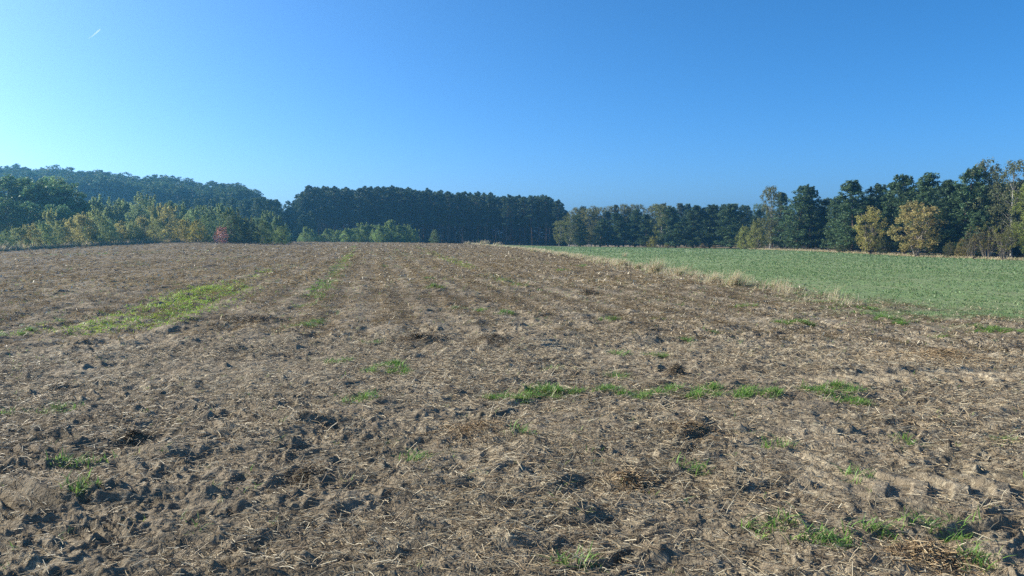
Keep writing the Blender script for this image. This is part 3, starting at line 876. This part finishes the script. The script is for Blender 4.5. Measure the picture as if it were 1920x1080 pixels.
# --- bushes on the left, back belt
top_b = [(150, 378), (170, 374), (200, 364), (225, 380), (250, 380), (275, 368), (300, 377), (330, 385), (370, 386), (400, 385), (430, 384), (450, 398), (480, 400), (510, 404), (525, 408), (545, 428)]
px = 152
while px < 548:
    yl = rng.uniform(0, 1)
    c = (0.27, 0.36, 0.16) if px < 240 else ((0.24, 0.34, 0.16) if px < 420 else (0.18, 0.29, 0.14))
    plant('shoots' if rng.uniform() < .6 else 'bush', 'bush', px, 118 + rng.normal(0, 4) + (px - 150) * .04, line(top_b, px) + rng.normal(1, 6), c, 'leafy green bush in the back belt of bushes on the left', 'bush', 'bushes of the back belt on the left', 1.0)
    px += rng.uniform(13, 20)
for px, Y, top, c, lab in ((346, 112, 408, (.40, .33, .07), 'yellowing bush left of the red bush'), (372, 110, 412, (.46, .40, .09), 'brightest yellow bush close left of the red bush'),
                      (392, 116, 400, (.12, .2, .07), 'green bush just behind and left of the red bush'), (445, 112, 400, (.07, .12, .05), 'dark green bush right of the red bush'),
                      (470, 112, 408, (.05, .09, .045), 'dark bush, second right of the red bush'), (497, 114, 410, (.16, .24, .08), 'pale green bush, third right of the red bush'), (528, 116, 424, (.18, .27, .08), 'low pale green bush at the right end of the left belt'),
                      (432, 110, 390, (.09, .16, .06), 'tall dark green bush right behind the red bush')):
    plant('bush', 'bush', px, Y, top, c, lab, 'bush', 'bushes around the red bush', 1.15)
plant('bush', 'red_bush', 416, 106, 424, (.58, .13, .06), 'small red leaved bush, the only red one', 'bush', None, 1.05, 1).children[1].data = (lambda m: (m.materials.clear(), m.materials.append(leaf_mat('red_foliage', (.42, .22, .08), .5, .4, .4)), m)[2])(PROTO['bush'][1][1].copy())
# --- left front hedge of bushes
front = [(-90, 425, 0), (-50, 422, 1), (-15, 430, 0), (14, 430, 0), (38, 424, 1), (62, 418, 2), (84, 414, 0), (97, 392, 3), (112, 414, 1), (136, 408, 2), (158, 398, 2), (183, 390, 1), (205, 410, 0), (228, 414, 2), (250, 412, 1), (270, 404, 2), (292, 384, 3), (314, 382, 2), (168, 420, 0), (215, 425, 0), (262, 425, 0), (300, 410, 0)]
FC = [(.22, .32, .14), (.32, .37, .15), (.45, .40, .15), (.38, .40, .16)]
names = ['dark green', 'olive', 'yellowing', 'yellow green']
for k, (px, top, c) in enumerate(front):
    Y = float(np.interp(az_of(px), _ga, _grD)) * math.cos(R(az_of(px))) + (2.2 if k < 18 else 3.8) + rng.uniform(0, 1.5)
    plant('bush' if c != 3 else 'shoots', 'bush', px, Y, top, FC[c], names[c] + ' bush in the front hedge along the left field edge', 'bush', 'bushes of the left front hedge', 1.05 if c != 3 else .7)

# --- centre row of bushes beyond the crest
px = 566
top_c = [(555, 434), (565, 431), (580, 427), (600, 430), (622, 424), (650, 429), (678, 422), (700, 428), (722, 423), (745, 417), (765, 423), (785, 434)]
while px < 786:
    plant('shoots', 'bush', px, 168 + rng.normal(0, 2), line(top_c, px) + rng.normal(1, 4), (.24, .36, .12), 'green bush in the low row in front of the dark pine wood', 'bush', 'low row of bushes before the pine wood', 1.35)
    px += rng.uniform(7.5, 11)
plant('bush', 'bush', 815, 165, 430, (.13, .21, .08), 'round green bush standing alone before the dark pine wood', 'bush', None, 1.0, 0)

# --- right of centre: mixed young pines and birches
sky_r = [(1040, 412), (1060, 404), (1078, 391), (1100, 389), (1140, 387), (1195, 385), (1215, 390), (1240, 385), (1276, 384), (1310, 389), (1345, 384), (1372, 385), (1400, 389), (1430, 386), (1560, 378), (1600, 362), (1700, 350), (1800, 340), (1920, 330), (2200, 330)]
px = 1078
while px < 1440:
    plant('birch' if rng.uniform() < (.65 if px < 1290 else .1) else 'pine_young', 'tree', px, 206 + rng.normal(0, 2), line(sky_r, px) + rng.normal(-1, 2.5), (.12, .125, .045) if px < 1290 else PINE2,
          'olive treetop in the second row right of the dark wood' if px < 1290 else 'dark treetop in the second row behind the right pines', 'tree', 'second row right of the dark wood' if px < 1290 else 'second row behind the right pines', 1.15)
    px += rng.uniform(13, 18)
px = 1085
while px < 2150:
    Y = float(np.interp(az_of(px), _ga, _grD)) * math.cos(R(az_of(px)))
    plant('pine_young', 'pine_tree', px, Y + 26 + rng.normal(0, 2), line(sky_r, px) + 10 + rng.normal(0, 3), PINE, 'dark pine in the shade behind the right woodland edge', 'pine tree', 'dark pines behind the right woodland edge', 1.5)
    px += rng.uniform(20, 30)
EDGE = [ # kind, px, extra distance, top, colour, width, label
 ('birch', 1050, 3, 414, (.14, .16, .05), 1.5, 'low yellow green tree at the left end of the right wood, beside the dark pines'),
 ('birch', 1068, 5, 402, (.13, .15, .05), 1.5, 'yellow green birch, second from the left end of the right wood'),
 ('pine_young', 1088, 4, 404, PINE2, 1.1, 'short dark pine between two yellow green birches at the left end of the right wood'),
 ('birch', 1104, 8, 392, (.15, .15, .05), 1.3, 'olive birch left of the grey green pines of the right wood'),
 ('pine_young', 1126, 3, 410, PINE2, 1.2, 'small bluish pine in front of the olive birches'),
 ('pine_young', 1160, 3, 400, PINE2, 1.2, 'dark pine left of two equal pines in the right wood'),
 ('pine_young', 1190, 4, 394, PINE2, 1.15, 'dark green pine, middle one before the yellow birch'),
 ('pine_young', 1212, 3, 402, PINE2, 1.1, 'dark pine directly left of the tall yellow based birch'),
 ('birch', 1238, 3, 384, (.13, .15, .05), 1.25, 'tall birch with yellow foliage at its foot'),
 ('bush', 1224, 1, 442, (.30, .28, .05), 1.3, 'bright yellow bush at the foot of the tall birch'),
 ('bush', 1250, 1, 455, (.26, .22, .06), 1.5, 'low yellow bush right of the tall birch foot'),
 ('pine_young', 1266, 4, 388, PINE2, 1.2, 'dark pine directly right of the tall yellow based birch'),
 ('pine_young', 1298, 4, 386, PINE, 1.25, 'broad dark pine, second right of the yellow based birch'),
 ('pine_young', 1330, 5, 386, PINE, 1.2, 'shaded dark pine left of the widest mid pine'),
 ('pine_young', 1368, 4, 383, PINE2, 1.35, 'widest pine left of the rounded yellow green bush'),
 ('bush', 1318, 1.5, 455, (.16, .11, .07), 1.4, 'low brownish bush at the foot of the dark pines'),
 ('bush', 1340, 1.5, 459, (.16, .11, .07), 1.3, 'lowest brownish bush between the dark pines'),
 ('bush', 1395, 2, 422, (.27, .30, .08), 1.1, 'rounded yellow green bush left of the leaning birch'),
 ('bush', 1418, 3, 410, (.26, .27, .08), .95, 'taller olive bush against the left side of the birch trunk'),
 ('birch', 1443, 3, 350, (.11, .12, .055), .95, 'tall slim birch with a pale trunk left of the two topped pine'),
 ('pine_young', 1462, 12, 362, PINE, .9, 'dark pine just behind the tall slim birch'),
 ('pine_young', 1492, 4, 349, PINE2, 1.05, 'large dark pine right of the tall slim birch'),
 ('pine_young', 1516, 7, 352, PINE, .85, 'narrow pointed pine against the right side of the large one'),
 ('pine_young', 1540, 14, 373, PINE, .95, 'lower dark pine in the gap between the large pines'),
 ('pine_young', 1568, 10, 370, PINE2, .95, 'bluish pine left of the broad pine by the yellow tree'),
 ('pine_young', 1598, 4, 340, PINE2, 1.1, 'broad tall pine behind the left of the yellow tree'),
 ('pine_young', 1632, 9, 348, PINE, 1.0, 'pine right behind the yellow tree'),
 ('pine_young', 1668, 8, 343, PINE2, .9, 'pine between the yellow and the orange tree'),
 ('pine_young', 1697, 9, 330, PINE2, .9, 'tall pine rising behind the left half of the orange tree'),
 ('pine_young', 1738, 9, 327, PINE2, .95, 'tall pine rising behind the right half of the orange tree'),
 ('pine_young', 1768, 7, 340, PINE, .95, 'dark pine right of the orange tree'),
 ('pine_young', 1800, 8, 318, PINE2, .95, 'tallest pine left of the airy birches'),
 ('pine_young', 1828, 3, 395, PINE2, 1.1, 'lower bluish pine in front of the airy birches'),
 ('birch', 1845, 10, 302, (.12, .14, .07), .85, 'tall airy birch, left one of the pair near the right edge'),
 ('birch', 1893, 9, 303, (.10, .12, .065), .95, 'tall airy birch, right one of the pair near the right edge'),
 ('birch', 1866, 14, 330, (.10, .12, .06), .85, 'shorter birch between the two tall airy birches'),
 ('pine_young', 1870, 16, 350, PINE, 1.1, 'dark pine behind the pair of airy birches'),
 ('pine_young', 1910, 14, 340, PINE, 1.1, 'dark pine behind the tree at the right edge'),
 ('birch', 1925, 2, 345, (.16, .19, .05), 1.1, 'yellow green tree cut by the right edge of the view'),
 ('bare', 1822, 1, 424, (.14, .10, .06), 1.1, 'brown half bare shrub left of the pale stemmed one'),
 ('bare', 1850, 1.5, 416, (.17, .13, .05), 1.1, 'greyish half bare shrub in front of the airy birches'),
 ('bare', 1882, .5, 408, (.22, .21, .05), 1.0, 'half bare shrub with pale forked stems near the right edge'),
 ('bush', 1806, 1.5, 446, (.22, .17, .06), 1.0, 'low yellowish bush right of the orange tree'),
 ('bush', 1780, 1.5, 452, (.10, .10, .05), 1.0, 'low dark bush right of the orange tree'),
 ('bush', 1655, 2, 448, (.07, .09, .045), 1.1, 'low dark bush between the yellow and the orange tree'),
 ('bush', 1580, 1.5, 448, (.07, .10, .05), 1.3, 'low green bush under the broad pine'),
 ('autumn', 1627, 1.5, 388, (.46, .39, .12), .95, 'slim yellow leaved autumn tree, the left one of two'),
 ('autumn', 1716, 1, 379, (.43, .33, .13), 1.25, 'wide orange brown autumn tree, the right one of two'),
 ('pine_young', 1975, 6, 330, PINE2, 1.1, 'pine beyond the right edge of the view'), ('pine_young', 2030, 6, 335, PINE2, 1.1, 'second pine outside the right edge'), ('birch', 2080, 5, 325, (.13, .15, .05), 1.1, 'birch outside the right edge'),
]
for kind, px, ex, top, colr, wd, lab in EDGE:
    Y = float(np.interp(az_of(px), _ga, _grD)) * math.cos(R(az_of(px))) + ex
    nm = {'birch': 'birch_tree', 'pine_young': 'pine_tree', 'bush': 'bush', 'bare': 'shrub', 'autumn': 'autumn_tree'}[kind]
    plant(kind, nm, px, Y, top, colr, lab, nm.replace('_', ' '), None, wd * (1.5 if kind == 'pine_young' else (1.2 if kind == 'birch' else 1)))

# ------------------------------------------------------------------ contrail and haze
def contrail():
    m, n, l = new_mat('contrail_ice')
    d = n.new('ShaderNodeBsdfTranslucent'); d.inputs[0].default_value = (1, 1, 1, 1)
    t = n.new('ShaderNodeBsdfTransparent'); s = n.new('ShaderNodeMixShader'); s.inputs[0].default_value = .14
    o = n.new('ShaderNodeOutputMaterial'); l.new(t.outputs[0], s.inputs[1]); l.new(d.outputs[0], s.inputs[2]); l.new(s.outputs[0], o.inputs[0])
    def at(px, py, Y):
        xc = (px - 960) / F; yc = (540 - py) / F
        return np.array([xc, math.cos(PITCH) + yc * math.sin(PITCH), -math.sin(PITCH) + yc * math.cos(PITCH)]) * Y + np.array([0, 0, EYE])
    p = [at(188, 55, 9000), at(182, 60, 9020), at(174, 67, 9040), at(166, 72, 9060)]
    V, Fq = tube(p, [8, 8, 5, 1.5], 8)
    b = p[1]
    tag(link('contrail', mesh('contrail', V - b, Fq, m, smooth=True), loc=b), 'short thin white contrail high in the left sky', 'contrail', kind='structure')
contrail()

def haze():
    m, n, l = new_mat('haze_air')
    v = n.new('ShaderNodeVolumePrincipled'); v.inputs['Color'].default_value = (.20, .62, 1, 1)
    v.inputs['Density'].default_value = 0.0006; v.inputs['Anisotropy'].default_value = .55
    o = n.new('ShaderNodeOutputMaterial'); l.new(v.outputs[0], o.inputs['Volume'])
    S, z0, z1 = 1600, -6, 40
    V = np.array([[x, y, z] for z in (z0, z1) for y in (-S, S) for x in (-S, S)], float)
    Fq = np.array([[0, 2, 3, 1], [4, 5, 7, 6], [0, 1, 5, 4], [2, 6, 7, 3], [0, 4, 6, 2], [1, 3, 7, 5]])
    tag(link('haze', mesh('haze', V, Fq, m)), 'thin blue haze over the fields and woods', 'haze', kind='stuff')
haze()
